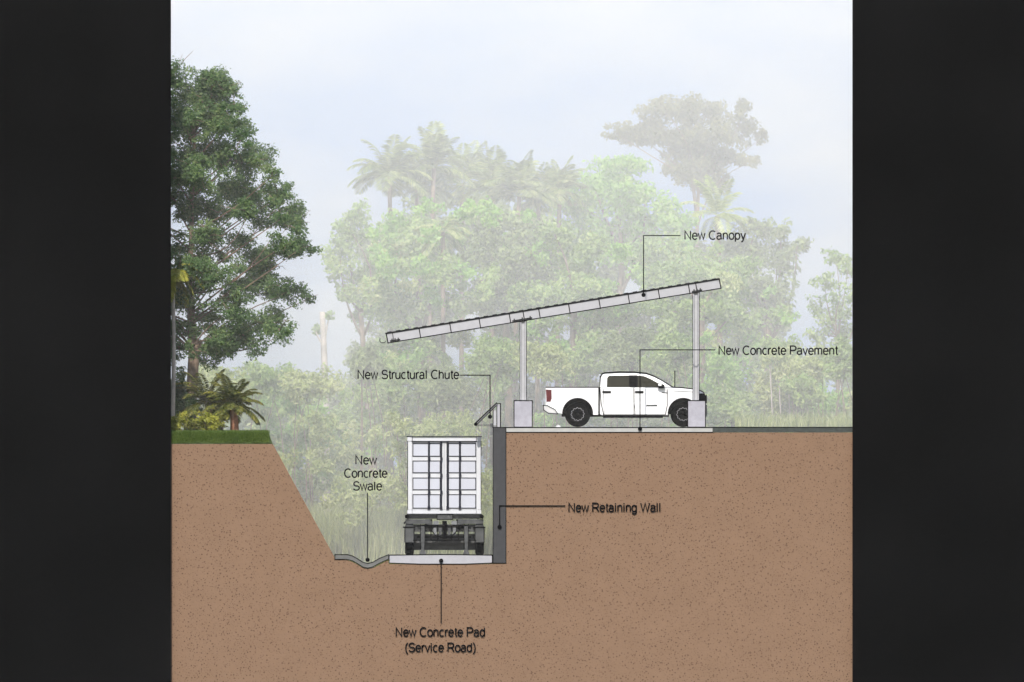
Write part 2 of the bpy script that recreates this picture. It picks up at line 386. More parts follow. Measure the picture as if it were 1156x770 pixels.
# ------------------------------------------------------------------ canopy
def cy(px, py_at_left, ):  # slope helper
    return py_at_left + (px - 436) * (-61.5 / 376.0)
cb = thing('parking_canopy', 'long sloping grey steel canopy on two columns over the parked pickup', 'canopy', (X(688), 0.7, Z(452)))
YB = 0.6
def top(px): return cy(px, 377.0)
def bot(px): return cy(px, 387.6)
MB().pprism([(436, top(436)), (812, top(812)), (814, bot(814) - 0.3), (438, bot(438))], YB, YB + 0.2).build('beam', M['steel'], cb)
MB().pprism([(436, top(436)), (812, top(812)), (814, bot(814) - 0.3), (438, bot(438))], 7.2, 7.4).build('beam', M['steel'], cb)
MB().pprism([(434.6, top(434.6) - 1.5), (812.4, top(812.4) - 1.5), (812.6, top(812.6) - 0.3), (434.8, top(434.8) - 0.3)], YB - 0.03, 7.7).build('roof_sheet', M['roof'], cb)
k = MB()
for i in range(38):
    a = 437 + i * 9.9
    k.pprism([(a, top(a) - 2.1), (a + 5, top(a + 5) - 2.1), (a + 5, top(a + 5) - 1.5), (a, top(a) - 1.5)], YB - 0.028, 7.68)
k.build('roof_rib', M['roof'], cb)
k = MB()
k.pline([(436, top(436) - 0.2), (812, top(812) - 0.2)], YB - 0.012, 0.03)
k.pline([(438, bot(438)), (814, bot(814) - 0.3)], YB - 0.012, 0.036)
k.pline([(436, top(436)), (438, bot(438))], YB - 0.014, 0.04)
k.pline([(812, top(812)), (814, bot(814) - 0.3)], YB - 0.014, 0.04)
k.build('edge_line', M['black'], cb)
for px in (474, 508.6, 541.7, 575.7, 591.3, 609, 642.7, 676.9, 709.9, 743.9, 778, 786.2):
    MB().pline([(px - 0.9, top(px)), (px + 0.9, bot(px))], YB - 0.011, 0.034).build('stiffener', M['black'], cb)
for (a, b) in ((441, 451), (579, 600), (782, 792)):
    k = MB(); k.pline([(a, bot(a) - 1.8), (b, bot(b) - 1.8)], YB - 0.016, 0.05)
    for q in np.linspace(a + 1.5, b - 1.5, 3): k.pline([(q, bot(q) - 3.6), (q, bot(q) - 0.6)], YB - 0.02, 0.04)
    k.build('bolt_plate', M['chasd'], cb)
k = MB(); k.pline([(443.2, top(443)), (444.4, bot(444))], YB - 0.015, 0.025); k.build('stiffener', M['black'], cb)
k = MB(); g = [(429, 382.2), (428.6, 385.2), (430.5, 387), (433.5, 387), (435.5, 385.5)]
for y0 in (0,):
    pts = [(X(a), Z(b)) for a, b in g]
    for (a, b) in zip(pts, pts[1:]):
        dx, dz = b[0] - a[0], b[1] - a[1]; L_ = math.hypot(dx, dz); nx, nz = -dz / L_ * .014, dx / L_ * .014
        k.prism([(a[0] + nx, a[1] + nz), (b[0] + nx, b[1] + nz), (b[0] - nx, b[1] - nz), (a[0] - nx, a[1] - nz)], YB - 0.1, 7.7)
k.build('gutter', M['black'], cb)
for px, ptop in ((590.6, 0), (785.7, 0)):
    for Yc in (0.7, 7.3):
        b_ = bot(px) - 0.2
        c = MB().pbox(px - 1.9, px + 1.9, b_, 452, Yc - 0.03, Yc + 0.03)
        c.pbox(px - 3.4, px - 2.0, b_, 452, Yc - 0.10, Yc + 0.10).pbox(px + 2.0, px + 3.4, b_, 452, Yc - 0.10, Yc + 0.10)
        co = c.build('column', M['steel2'], cb)
        MB().pline([(px - 3.6, b_), (px - 3.6, 452)], Yc - 0.1, 0.022).pline([(px + 3.6, b_), (px + 3.6, 452)], Yc - 0.1, 0.026).pline([(px - 1.9, b_), (px - 1.9, 452)], Yc - 0.04, 0.012).pline([(px + 1.9, b_), (px + 1.9, 452)], Yc - 0.04, 0.012).build('edge_line', M['cont_line'], co)
for px, bt, w in ((590.6, 482.6, 10.3), (786.4, 482.6, 10.0)):
    for Yc in (0.7, 7.3):
        pb = MB().pbox(px - w, px + w, 452, bt, Yc - 0.32, Yc + 0.32).build('pedestal', M['ped'], cb, bevel=0.01)
        MB().pline([(px - w, 452.2), (px + w, 452.2), (px + w, bt - .4), (px - w, bt - .4)], Yc - 0.325, 0.03, 0.016, True).build('edge_line', M['black'], pb)

# ------------------------------------------------------------------ chute
ch = thing('structural_chute', 'small triangular steel chute bracket on top of the retaining wall', 'chute', (X(560), 0.1, Z(482)))
MB().pbox(560.9, 564.9, 456.5, 482.2, 0.05, 0.17).build('post', M['conc'], ch)
MB().pline([(560.9, 456), (560.9, 482)], 0.045, 0.026).pline([(565, 456), (565, 482)], 0.045, 0.036).pline([(561, 455.6), (565, 455.6)], 0.043, 0.03).build('edge_line', M['black'], ch)
MB().pprism([(536, 477.6), (560, 454.6), (562.2, 456.6), (538, 480.4)], 0.0, 3.5).build('sloping_plate', M['chasl'], ch)
MB().pline([(536.2, 478), (560.6, 454.8)], -0.012, 0.034).pline([(537.6, 480.2), (559.8, 458.6)], -0.012, 0.026).build('plate_edge', M['black'], ch)
MB().pbox(556.9, 560.3, 463.5, 482.2, 0.06, 0.16).build('inner_post', M['steel'], ch)
MB().pline([(556.6, 462), (556.6, 482)], 0.055, 0.03).build('edge_line', M['black'], ch)
MB().pbox(553.4, 556.2, 478, 491.5, 0.06, 0.14).build('wall_bracket', M['chasl'], ch)
MB().pline([(537, 480.6), (560, 480.9)], 0.05, 0.02).pline([(537, 479.4), (556, 479.4)], 0.05, 0.012).build('tie_bar', M['chas'], ch)
MB().lathe_y(X(537), Z(479), [(0.06, -0.03), (0.06, 0.10)], 14).build('hinge_pin', M['black'], ch)

# ------------------------------------------------------------------ pickup
GZ = Z(482.2)
pk = thing('pickup_truck', 'white double cab pickup parked under the canopy facing right', 'pickup', (X(705), 2.5, GZ))
YN, YF = 1.55, 3.5
def arc(cx, cy_, r, a0, a1, n=14):
    return [(cx + r * math.cos(math.radians(a0 + (a1 - a0) * i / n)), cy_ - r * math.sin(math.radians(a0 + (a1 - a0) * i / n))) for i in range(n + 1)]
RWX, FWX, WY = 652.1, 771.3, 466.6
bodyp = [(677, 437.6), (757.5, 437.4), (770, 438.0), (782, 439.4), (790, 441.0), (794, 443.5), (796.0, 448), (797, 456), (797, 466), (795, 471), (788.4, 472)] \
    + arc(FWX, WY, 16.6, -8, 188) + [(753.5, 469), (680, 469), (677, 468)]
MB().pprism(bodyp, YN, YF).build('body', M['paint'], pk, bevel=0.045, seg=3)
bedp = [(616.0, 437.4), (675.4, 437.4), (675.4, 468.4), (669.5, 468.4)] + arc(RWX, WY, 16.6, -6, 186) + [(634, 467), (628, 466), (618, 459), (616.2, 452)]
bo = MB().pprism(bedp, YN, YN + 0.09).pprism(bedp, YF - 0.09, YF).pbox(619, 675.3, 455, 457, YN + 0.1, YF - 0.1).pbox(673.5, 675.3, 438, 466, YN + 0.1, YF - 0.1).build('cargo_bed', M['paint'], pk, bevel=0.015)
tg = MB().pbox(615.9, 618.5, 438, 458, YN + 0.1, YF - 0.1).build('tailgate', M['paint'], pk, bevel=0.01)
hmax = Z(420.3) - Z(437.6)
def sy(s, off=0.0):
    def f(z):
        t = min(max((z - Z(437.6)) / hmax, 0), 1); h = 0.96 - 0.17 * t + off
        return 2.525 + s * h
    return f
cabp = [(677.6, 437.8), (678.3, 424.5), (679.4, 422.2), (682, 421.2), (699.5, 420.2), (716, 420.4), (729.3, 421.8), (738, 425.2), (748, 430.6), (759, 437.8)]
MB().pprism(cabp, sy(-1), sy(1)).build('cab_roof', M['paint'], pk, bevel=0.03, seg=3)
for s in (-1, 1):
    o1, o2 = (sy(s, 0.008), sy(s, -0.02))
    gl = [[(685.0, 437.0), (685.3, 426.5), (687.5, 424.2), (710.2, 423.8), (710.5, 437.0)],
          [(719.8, 437.2), (719.8, 424.0), (727, 424.6), (735, 428), (746.5, 434.6), (748, 437.2)]]
    for p in gl: MB().pprism(p, o1, o2).build('side_window', M['glass'], pk)
    MB().pprism([(710.5, 437.2), (710.2, 423.6), (719.8, 423.6), (719.8, 437.2)], sy(s, 0.010), sy(s, -0.02)).build('pillar_trim', M['black'], pk)
# windscreen and rear window
MB().add([(X(731), 1.86, Z(422.6)), (X(731), 3.19, Z(422.6)), (X(758.8), 3.34, Z(437.0)), (X(758.8), 1.71, Z(437.0)),
          (X(732), 1.86, Z(421.7)), (X(732), 3.19, Z(421.7)), (X(760), 3.34, Z(436.3)), (X(760), 1.71, Z(436.3))],
         [(0, 1, 2, 3), (4, 7, 6, 5), (0, 4, 5, 1), (1, 5, 6, 2), (2, 6, 7, 3), (3, 7, 4, 0)]).build('windscreen', M['glass'], pk)
MB().pbox(676.9, 677.9, 424.5, 436, 1.8, 3.25).build('rear_window', M['glass'], pk)
YS = YN - 0.006
k = MB()
k.pline([(616.2, 437.3), (675.6, 437.3)], YS + 0.02, 0.034, 0.03)
MB().pbox(616, 675.4, 436.7, 437.7, YN - 0.008, YN + 0.1).build('bed_outline', M['black'], pk); MB().pbox(616, 675.4, 436.7, 437.7, YF - 0.1, YF + 0.008).build('bed_outline', M['black'], pk)  # added strips tracing the drawn black outline of the bed top
k = MB()
rl = [(678.0, 437), (678.5, 424.3), (679.8, 421.9), (682.5, 420.9), (699.5, 419.9), (716, 420.0), (729.5, 421.4), (738.4, 424.8), (748.6, 430.2), (759.6, 437.2)]
MB().pline(rl, 1.70, 0.045, 0.03).build('roof_outline', M['black'], pk); MB().pline(rl, 3.35, 0.030, 0.03).build('roof_outline', M['black'], pk)  # black outline of the drawing along the roofline, added as thin strips
MB().pline([(759, 437.0), (770, 437.6), (782, 439.0), (790, 440.6), (794.5, 443.1)], YN + 0.02, 0.036, 0.03).build('bonnet_edge', M['black'], pk)
MB().pline([(760, 441.3), (783, 442.6), (786, 445.6)], YS, 0.014, 0.012).build('wing_crease', M['chas'], pk)
MB().pline([(676.3, 437.4), (676.3, 468.6)], YS + 0.012, 0.044, 0.03).build('cab_gap', M['black'], pk)
MB().pline([(677.2, 438), (678.6, 455), (681.5, 468.4)], YS, 0.03, 0.012).pline([(681.0, 438.4), (682.2, 467.5)], YS, 0.014, 0.012).pline([(715.6, 438.2), (715.8, 467.5)], YS, 0.03, 0.012).pline([(715.6, 452), (717.6, 468)], YS, 0.012, 0.012) \
    .pline([(753.2, 440), (753.2, 458), (751.2, 468)], YS, 0.028, 0.012).pline([(681, 468.2), (751, 468.2)], YS, 0.02, 0.012).build('door_gap', M['black'], pk)
for a in (684.9, 721.7):
    MB().pline([(a - 3.6, 442.6), (a + 3.6, 442.6)], YS - 0.012, 0.075, 0.03).build('door_handle', M['black'], pk, bevel=0.01)
MB().pline([(730.5, 457.8), (741, 457.8)], YS, 0.055, 0.014).build('door_badge', M['chas'], pk)
MB().pline([(747.5, 443.2), (753.5, 443.6)], YS, 0.03, 0.012).build('side_marker', M['chas'], pk)
for s, y in ((-1, YN - 0.10), (1, YF + 0.10)):
    mr_ = MB().pprism([(742.6, 432.6), (747.2, 433.2), (750.6, 435.2), (750.2, 438.2), (743.8, 438.4), (742, 436)], y - 0.09, y + 0.09).build('mirror', M['black'], pk, bevel=0.02)
    MB().pprism([(743.2, 433.2), (747.2, 433.8), (746.6, 435.6), (743, 435.4)], y - 0.096, y - 0.088).build('mirror_cap', M['paint'], mr_)
for y0, y1 in ((YN - 0.05, YN + 0.35), (YF - 0.35, YF + 0.05)):
    MB().pbox(680.8, 748.4, 468.9, 471.8, y0, y1).build('running_board', M['black'], pk, bevel=0.01)
    MB().pprism([(616.2, 439.8), (622.6, 440.2), (622.8, 450), (621.4, 453.6), (617, 453.6)], y0 + (0.042 if y0 < 2 else 0.3), y1 - (0.3 if y0 < 2 else 0.042)).build('tail_lamp', M['red'], pk)
    MB().pprism([(788.4, 444.2), (795.4, 443.9), (797.2, 448), (797.6, 453.6), (788.6, 453)], y0 + (0.03 if y0 < 2 else 0.2), y1 - (0.2 if y0 < 2 else 0.03)).build('headlamp', M['black'], pk)
MB().pprism([(613.6, 457.2), (617.5, 458), (626.5, 462.5), (629.6, 467.2), (619, 466.4), (614, 463)], YN - 0.01, YF + 0.01).build('rear_bumper', M['chrome'], pk, bevel=0.02)
MB().pline([(613.4, 457.4), (613.8, 463), (619, 466.6), (629.8, 467.4), (626.6, 462.4), (618, 458), (613.4, 457.4)], YN - 0.02, 0.024, 0.02).build('bumper_edge', M['black'], pk)
MB().pprism([(795, 456.5), (798.2, 457), (798.4, 466), (797, 471.6), (793, 471.6)], YN + 0.02, YF - 0.02).build('front_bumper', M['chas'], pk, bevel=0.02)
MB().pbox(796.8, 798, 445.5, 455.5, YN + 0.45, YF - 0.45).build('grille', M['black'], pk)
MB().pline([(761.8, 419), (761.8, 442)], YN + 0.08, 0.036, 0.03).build('aerial', M['black'], pk)
MB().pbox(634, 755, 464, 470.5, YN + 0.25, YF - 0.25).build('underbody', M['chasd'], pk)
for wx in (RWX, FWX):
    for ya, yb in ((YN + 0.03, YN + 0.5), (YF - 0.5, YF - 0.03)): MB().pprism(arc(wx, WY, 16.5, -4, 184), ya, yb).build('wheel_arch_liner', M['rubber'], pk)
    k = MB(); pts = arc(wx, WY, 16.9, -6, 186, 20)
    k.pline(pts, YN - 0.008, 0.035, 0.02); k.build('arch_flare', M['black'], pk); k = MB(); k.pline(pts, YF + 0.008, 0.035, 0.02); k.build('arch_flare', M['black'], pk)
    for s, y in ((-1, YN), (1, YF)):
        cx, cz = X(wx), Z(467.6); R_ = 0.452; yo, yi = (y - 0.03, y + 0.24) if s < 0 else (y + 0.03, y - 0.24)
        dy = (yi - yo)
        w = MB().lathe_y(cx, cz, [(0.24, yo + dy * .02), (0.27, yo), (0.40, yo), (R_ - 0.01, yo + dy * .12), (R_, yo + dy * .25), (R_, yo + dy * .75), (0.40, yi), (0.24, yi)]).build('wheel', M['rubber'], pk, smooth=False)
        r = MB().lathe_y(cx, cz, [(0.24, yo + dy * .3), (0.255, yo + dy * .015), (0.262, yo - dy * .01), (0.262, yo + dy * .3)], 36)
        r.lathe_y(cx, cz, [(0.235, yo + dy * .30), (0.235, yo + dy * .34)], 30)
        r.build('rim', M['rim'], w)
        sp = MB()
        for i in range(6):
            an = math.radians(60 * i + 15)
            p = (cx + 0.05 * math.cos(an), yo + dy * .1, cz + 0.05 * math.sin(an)); q = (cx + 0.235 * math.cos(an), yo + dy * .1, cz + 0.235 * math.sin(an))
            sp.bar(p, q, 0.045, 0.03 + 0.0007 * i)
        sp.lathe_y(cx, cz, [(0.055, yo + dy * .02), (0.06, yo + dy * .15)], 20); sp.build('spokes', M['spoke'], w)
        se = MB()
        gear = []
        for i in range(48):
            an = math.radians(7.5 * i); rr_ = 0.232 if i % 4 < 2 else 0.205
            gear.append((cx + rr_ * math.cos(an), cz + rr_ * math.sin(an)))
        gear.append(gear[0])
        ribbon(se, gear, 0.010, yo + dy * .01, yo + dy * .04)
        se.build('rim_highlight', M['rimlight'], w)
tag(MB().pprism(arc(630.2, 482.6, 2.9, 0, 180, 12), 1.7, 3.4).build('wheel_stop', M['cont_frame']), 'small rounded white wheel stop on the pavement behind the pickup', 'wheel stop')

# ------------------------------------------------------------------ trailer and container
Y0 = 0.9
ct = thing('shipping_container', 'white shipping container with closed rear doors sitting on the trailer', 'container', (X(501.5), Y0, Z(580.5)))
b = MB().box(X(461.5), X(541.5), Y0 + 0.12, Y0 + 6.1, Z(577), Z(495))
for i in range(24):
    y = Y0 + 0.3 + i * 0.235
    for xx, s in ((X(461.5), -1), (X(541.5), 1)):
        b.box(min(xx, xx + s * 0.03), max(xx, xx + s * 0.03), y, y + 0.12, Z(575), Z(498))
b.build('body', M['cont'], ct)
for a, bb in ((460.4, 465.2), (537.8, 542.8)):
    MB().pbox(a, bb, 498.4, 575.6, Y0 + 0.0, Y0 + 0.14).build('corner_post', M['cont_frame'], ct, bevel=0.008)
MB().pbox(465.4, 537.6, 493.8, 498.0, Y0 + 0.01, Y0 + 0.14).build('top_rail', M['cont_frame'], ct, bevel=0.008)
MB().pbox(465.4, 537.6, 575.8, 580, Y0 + 0.01, Y0 + 0.14).build('bottom_rail', M['cont_frame'], ct, bevel=0.008)
for a in (459.8, 537.9):
    for c in (493.2, 575.9):
        MB().pbox(a, a + 5.4, c, c + 4.8, Y0 - 0.02, Y0 + 0.16).build('corner_casting', M['cont_frame'], ct, bevel=0.01)
k = MB()
k.pline([(459.5, 492.9), (543.5, 492.9)], Y0 - 0.02, 0.035).pline([(465, 498.3), (538, 498.3)], Y0 - 0.005, 0.034)
k.pline([(460.2, 498), (460.2, 576)], Y0 - 0.006, 0.022).pline([(543.0, 498), (543.0, 576)], Y0 - 0.006, 0.022)
k.pline([(459.5, 580.4), (543.5, 580.4)], Y0 - 0.02, 0.03).pline([(465.4, 493), (465.4, 498)], Y0 - 0.024, 0.02).pline([(537.8, 493), (537.8, 498)], Y0 - 0.024, 0.02)
k.build('edge_line', M['cont_line'], ct)
rows = [(500.8, 515.0), (520.4, 533.6), (539.6, 552.8), (558.4, 573.6)]
for a, bb, bars in ((465.4, 501.3, (484.2, 498.0)), (501.7, 537.6, (505.2, 519.2))):
    dr = MB().pbox(a, bb, 498.6, 575.4, Y0 + 0.05, Y0 + 0.10).build('door', M['cont_frame'], ct)
    ia, ib = (466.2, 496.8) if a < 480 else (506.4, 537.0)
    pn = MB(); ln = MB()
    for (t_, u_) in rows:
        pn.pbox(ia, ib, t_ + 0.3, u_ - 0.3, Y0 + 0.036, Y0 + 0.05)
        ln.pline([(ia, t_), (ib, t_), (ib, u_), (ia, u_)], Y0 + 0.034, 0.028, 0.02, True)
    pn.build('door_panel', M['cont'], dr); ln.build('panel_seam', M['cont_line'], dr)
    for bx in bars:
        lb = MB().tube([(X(bx), Y0 + 0.0, Z(575)), (X(bx), Y0 + 0.0, Z(498.8))], 0.034, 10)
        for t_, u_ in rows[:3]:
            lb.pbox(bx - 1.2, bx + 1.6, u_ + 1.2, u_ + 4.8, Y0 - 0.03, Y0 + 0.045)
        lb.pbox(bx - 1.4, bx + 1.4, 571.5, 575.3, Y0 - 0.045, Y0 + 0.045); lb.pbox(bx - 1.3, bx + 1.3, 498.6, 500.6, Y0 - 0.045, Y0 + 0.045)
        lb.build('locking_bar', M['cont_line'], dr)
tr = thing('trailer', 'dark grey container trailer seen from behind on the sunken service road', 'trailer', (X(501.5), Y0, Z(626.4)))
b = MB()
b.pbox(480, 488, 586, 600, Y0 + 0.1, Y0 + 7).pbox(515, 523, 586, 600, Y0 + 0.1, Y0 + 7)
b.pbox(459.5, 543.5, 581.0, 585.6, Y0 + 0.0, Y0 + 0.25)
b.build('frame', M['chasd'], tr, bevel=0.01)
for ba, bb in ((457.8, 486), (517, 545.6)): MB().pbox(ba, bb, 586.2, 591.5, Y0 - 0.02, Y0 + 0.2).build('bolster', M['chas'], tr, bevel=0.01)
for a in (457.0, 541.4):
    MB().pprism([(a, 581.8), (a + 3, 580.6), (a + 5, 582.6), (a + 4, 586), (a + 0.4, 585)], Y0 - 0.1, Y0 + 0.1).build('twist_lock', M['black'], tr)
MB().pbox(466, 538, 592, 600.4, Y0 + 0.12, Y0 + 0.5).build('rear_crossmember', M['chas'], tr)
MB().pbox(464, 539.5, 603, 613, Y0 + 0.5, Y0 + 3.0).build('suspension', M['chas'], tr)
MB().pbox(467, 537, 611, 621, Y0 + 0.8, Y0 + 1.0).build('rear_beam', M['chas'], tr)
MB().pbox(466.4, 537.6, 609.4, 610.6, Y0 + 0.03, Y0 + 0.2).pbox(471, 531, 593, 594.2, Y0 + 0.0, Y0 + 0.1).pbox(471, 532, 605.4, 607.2, Y0 - 0.02, Y0 + 0.10).build('underrun_bar', M['black'], tr)
MB().pbox(493.4, 511, 580.6, 586.6, Y0 - 0.06, Y0 - 0.03).build('number_plate', M['chas'], tr)
MB().pline([(493.4, 580.6), (511, 580.6), (511, 586.6), (493.4, 586.6)], Y0 - 0.07, 0.03, 0.02, True).build('plate_frame', M['black'], tr)
for a in (482.2, 489, 509.6, 516.6):
    MB().pbox(a, a + 6.2, 588.2, 592.2, Y0 - 0.03, Y0).build('rear_lamp', M['chasl' if a in (489, 509.6) else 'chas'], tr)
MB().pbox(499.3, 504.6, 588, 608, Y0 - 0.03, Y0 + 0.1).build('centre_coupling', M['black'], tr)
for c in (491, 497, 507, 513):
    MB().pbox(c - 1.8, c + 1.8, 595.8, 604.2, Y0 + 0.02, Y0 + 0.1).build('spring_bracket', M['chasl' if c in (491, 513) else 'chas'], tr, bevel=0.01)
k = MB()
for c in (486.5, 494, 510, 517.5): MB().pline([(c, 593), (c, 610)], Y0 + 0.0, 0.03).build('hanger', M['black'], tr)
for q in ([(480, 587), (488, 600), (495, 608)], [(523, 587), (515, 600), (508, 608)]): MB().pline(q, Y0 - 0.005, 0.03).build('brace', M['black'], tr)
for a, b2 in ((457.0, 467.4), (536.2, 546.6)):
    MB().pprism([(a + 1.5, 590.5), (b2 - 1.5, 590.5), (b2, 595), (b2, 612.5), (a, 612.5), (a, 595)], Y0 + 0.05, Y0 + 1.4).build('mudguard', M['chas'], tr, bevel=0.02)
    MB().pline([(a - 1.4, 595.2), (b2 + 0.6, 595.2)], Y0 + 0.04, 0.05).pline([(a, 595), (a, 612)], Y0 + 0.04, 0.03).pline([(b2, 595), (b2, 612)], Y0 + 0.04, 0.03).pline([(a - 0.4, 590.5), (a + 3.4, 586.6)], Y0 + 0.04, 0.06).build('guard_edge', M['black'], tr)
    for yy in (Y0 + 0.75, Y0 + 2.0):
        k = MB(); R_ = Z(604) - Z(626.3); cx = (X(a) + X(b2)) / 2; wd = (X(b2) - X(a)) / 2 * 0.96
        R_ = 0.50; cz = Z(626.3) + R_
        n = 36; prof = [(0.3, -wd), (R_ - 0.05, -wd), (R_ - 0.01, -wd * .8), (R_, -wd * .4), (R_, wd * .4), (R_ - 0.01, wd * .8), (R_ - 0.05, wd), (0.3, wd)]
        v = []; f = []
        for r, xo in prof:
            for j in range(n):
                an = 2 * math.pi * j / n; v.append((cx + xo, yy + r * math.cos(an), cz + r * math.sin(an)))
        for i in range(len(prof) - 1):
            for j in range(n): f.append((i * n + j, i * n + (j + 1) % n, (i + 1) * n + (j + 1) % n, (i + 1) * n + j))
        f.append(tuple(range(n))); f.append(tuple((len(prof) - 1) * n + j for j in range(n)))
        k.add(v, f).build('wheel', M['rubber'], tr)
for lx in (477.2, 526.3):
    lg = MB().pbox(lx - 2.3, lx + 2.3, 594, 612, Y0 - 0.16, Y0 + 0.0).pbox(lx - 1.7, lx + 1.7, 612, 622, Y0 - 0.14, Y0 - 0.02).build('landing_leg', M['chas'], tr)
    MB().pline([(lx - 2.5, 592), (lx - 2.5, 620)], Y0 - 0.165, 0.022).pline([(lx + 2.5, 592), (lx + 2.5, 620)], Y0 - 0.165, 0.022).build('edge_line', M['black'], lg)
    MB().pprism([(lx - 2.2, 621), (lx + 2.2, 621), (lx + 4.0, 626.4), (lx - 4.0, 626.4)], Y0 - 0.22, Y0 + 0.06).build('foot', M['chas'], lg)

# ------------------------------------------------------------------ callouts
def arcp(cx, cy_, rx, ry, a0, a1, n=10):
    return [(cx + rx * math.cos(math.radians(a0 + (a1 - a0) * i / n)), cy_ + ry * math.sin(math.radians(a0 + (a1 - a0) * i / n))) for i in range(n + 1)]
XH = 0.74
def bowl(w): return arcp(w / 2, XH / 2, w / 2, XH / 2, 0, 360, 18)
GL = {   # letter: (advance, strokes) with capitals 1 high
 'N': (0.86, [[(0.08, 0), (0.08, 1), (0.70, 0), (0.70, 1)]]),
 'C': (0.86, [arcp(0.45, 0.5, 0.39, 0.5, 48, 312, 18)]),
 'P': (0.80, [[(0.08, 0), (0.08, 1), (0.42, 1)] + arcp(0.44, 0.735, 0.27, 0.265, 90, -90, 10) + [(0.08, 0.47)]]),
 'R': (0.86, [[(0.08, 0), (0.08, 1), (0.45, 1)] + arcp(0.47, 0.74, 0.25, 0.26, 90, -90, 10) + [(0.08, 0.48)], [(0.42, 0.47), (0.56, 0.36), (0.76, 0.0)]]),
 'S': (0.80, [arcp(0.39, 0.74, 0.29, 0.26, 20, 250, 12) + [(0.42, 0.48)] + arcp(0.38, 0.26, 0.33, 0.26, 75, -160, 12)]),
 'W': (1.12, [[(0.02, 1), (0.28, 0), (0.53, 1), (0.78, 0), (1.04, 1)]]),
 'e': (0.68, [[(0.07, XH * 0.53), (0.58, XH * 0.53)] + arcp(0.325, XH / 2, 0.26, XH / 2, 8, 322, 18)]),
 'w': (0.84, [[(0.02, XH), (0.22, 0), (0.40, XH), (0.59, 0), (0.78, XH)]]),
 'a': (0.68, [arcp(0.30, XH - 0.2, 0.22, 0.2, 165, 0, 8) + [(0.52, 0.15), (0.58, 0.0)], arcp(0.27, 0.21, 0.21, 0.21, 60, 330, 12) , [(0.36, 0.40), (0.52, 0.45)]]),
 'n': (0.68, [[(0.09, 0), (0.09, XH)], [(0.09, 0.42)] + arcp(0.32, XH - 0.23, 0.22, 0.23, 150, 0, 8) + [(0.54, 0)]]),
 'o': (0.68, [[(x + 0.06, y) for x, y in arcp(0.27, XH / 2, 0.27, XH / 2, 0, 360, 20)]]),
 'p': (0.68, [[(0.09, XH), (0.09, -0.28)], arcp(0.33, XH / 2, 0.25, XH / 2, 170, -170, 16)]),
 'y': (0.60, [[(0.03, XH), (0.28, 0.02)], [(0.53, XH), (0.25, -0.16), (0.17, -0.27), (0.05, -0.26)]]),
 'r': (0.42, [[(0.09, 0), (0.09, XH)], [(0.09, 0.44), (0.16, 0.66), (0.28, XH), (0.38, 0.71)]]),
 't': (0.36, [[(0.17, 0.96), (0.17, 0.14), (0.23, 0.01), (0.34, 0.01)], [(0.03, XH), (0.32, XH)]]),
 'v': (0.60, [[(0.03, XH), (0.28, 0.0), (0.53, XH)]]),
 'm': (1.00, [[(0.09, 0), (0.09, XH)], [(0.09, 0.46)] + arcp(0.28, XH - 0.2, 0.19, 0.2, 150, 0, 7) + [(0.47, 0)], [(0.47, 0.48)] + arcp(0.67, XH - 0.2, 0.19, 0.2, 150, 0, 7) + [(0.86, 0)]]),
 'u': (0.68, [[(0.08, XH)] + arcp(0.30, 0.23, 0.22, 0.23, 180, 330, 8) + [(0.54, 0.34)], [(0.54, XH), (0.54, 0)]]),
 'c': (0.62, [arcp(0.31, XH / 2, 0.25, XH / 2, 48, 312, 16)]),
 'l': (0.30, [[(0.11, 0), (0.11, 1)]]),
 'h': (0.68, [[(0.09, 0), (0.09, 1)], [(0.09, 0.42)] + arcp(0.32, XH - 0.23, 0.22, 0.23, 150, 0, 8) + [(0.54, 0)]]),
 'i': (0.30, [[(0.11, 0), (0.11, XH)], [(0.11, 0.88), (0.11, 1.0)]]),
 'g': (0.68, [arcp(0.30, XH / 2, 0.25, XH / 2, 10, 350, 16), [(0.54, XH), (0.54, -0.08)] + arcp(0.31, -0.06, 0.23, 0.22, -10, -160, 8)]),
 'd': (0.68, [arcp(0.30, XH / 2, 0.25, XH / 2, 10, 350, 16), [(0.54, 1), (0.54, 0)]]),
 '(': (0.42, [[(0.32, 1.04), (0.16, 0.75), (0.11, 0.38), (0.16, 0.0), (0.32, -0.28)]]),
 ')': (0.42, [[(0.08, 1.04), (0.24, 0.75), (0.29, 0.38), (0.24, 0.0), (0.08, -0.28)]]),
 ' ': (0.36, []),
}
def text_mesh(mb, s, x0, x1, base, cap, y):
    """solid lettering filling px x0..x1 with its capitals standing cap px above the baseline"""
    tot = sum(GL[c][0] for c in s) - 0.13; kx = (x1 - x0 - 0.6) / tot; cur = x0 - 0.05 * kx
    for i, c in enumerate(s):
        for st in GL[c][1]:
            ribbon(mb, [(X(cur + px * kx), Z(base - pz * cap)) for px, pz in st], 1.5 / S, y - 0.010, y + 0.004 + 0.0003 * (i % 2))
        cur += GL[c][0] * kx
def callout(words, label, texts, line, name='callout_label'):
    allx = [t[1] for t in texts]
    t = thing(name, label, 'label', (X(allx[0]), -0.05, Z(texts[-1][3])))
    for tx in texts:
        mb = MB(); text_mesh(mb, *tx, -0.04); mb.build('lettering', M['ink'], t)
    MB().pline(line, -0.045, 0.036, 0.02).build('leader_line', M['ink'], t)
    e = line[-1] if name else line[0]
    MB().lathe_y(X(e[0]), Z(e[1]), [(0.075, -0.065), (0.075, -0.03)], 18).build('leader_dot', M['ink'], t)
CAP = 9.6
callout('', 'black lettering reading New Canopy with a leader line dropping to the sloping canopy', [('New Canopy', 773, 842, 270.3, CAP)], [(767.5, 266), (726.5, 266), (726.5, 333)])
callout('', 'black lettering reading New Concrete Pavement with a leader line crossing the pickup', [('New Concrete Pavement', 811.5, 946, 400.3, CAP)], [(807, 395), (722.5, 395), (722.5, 484)])
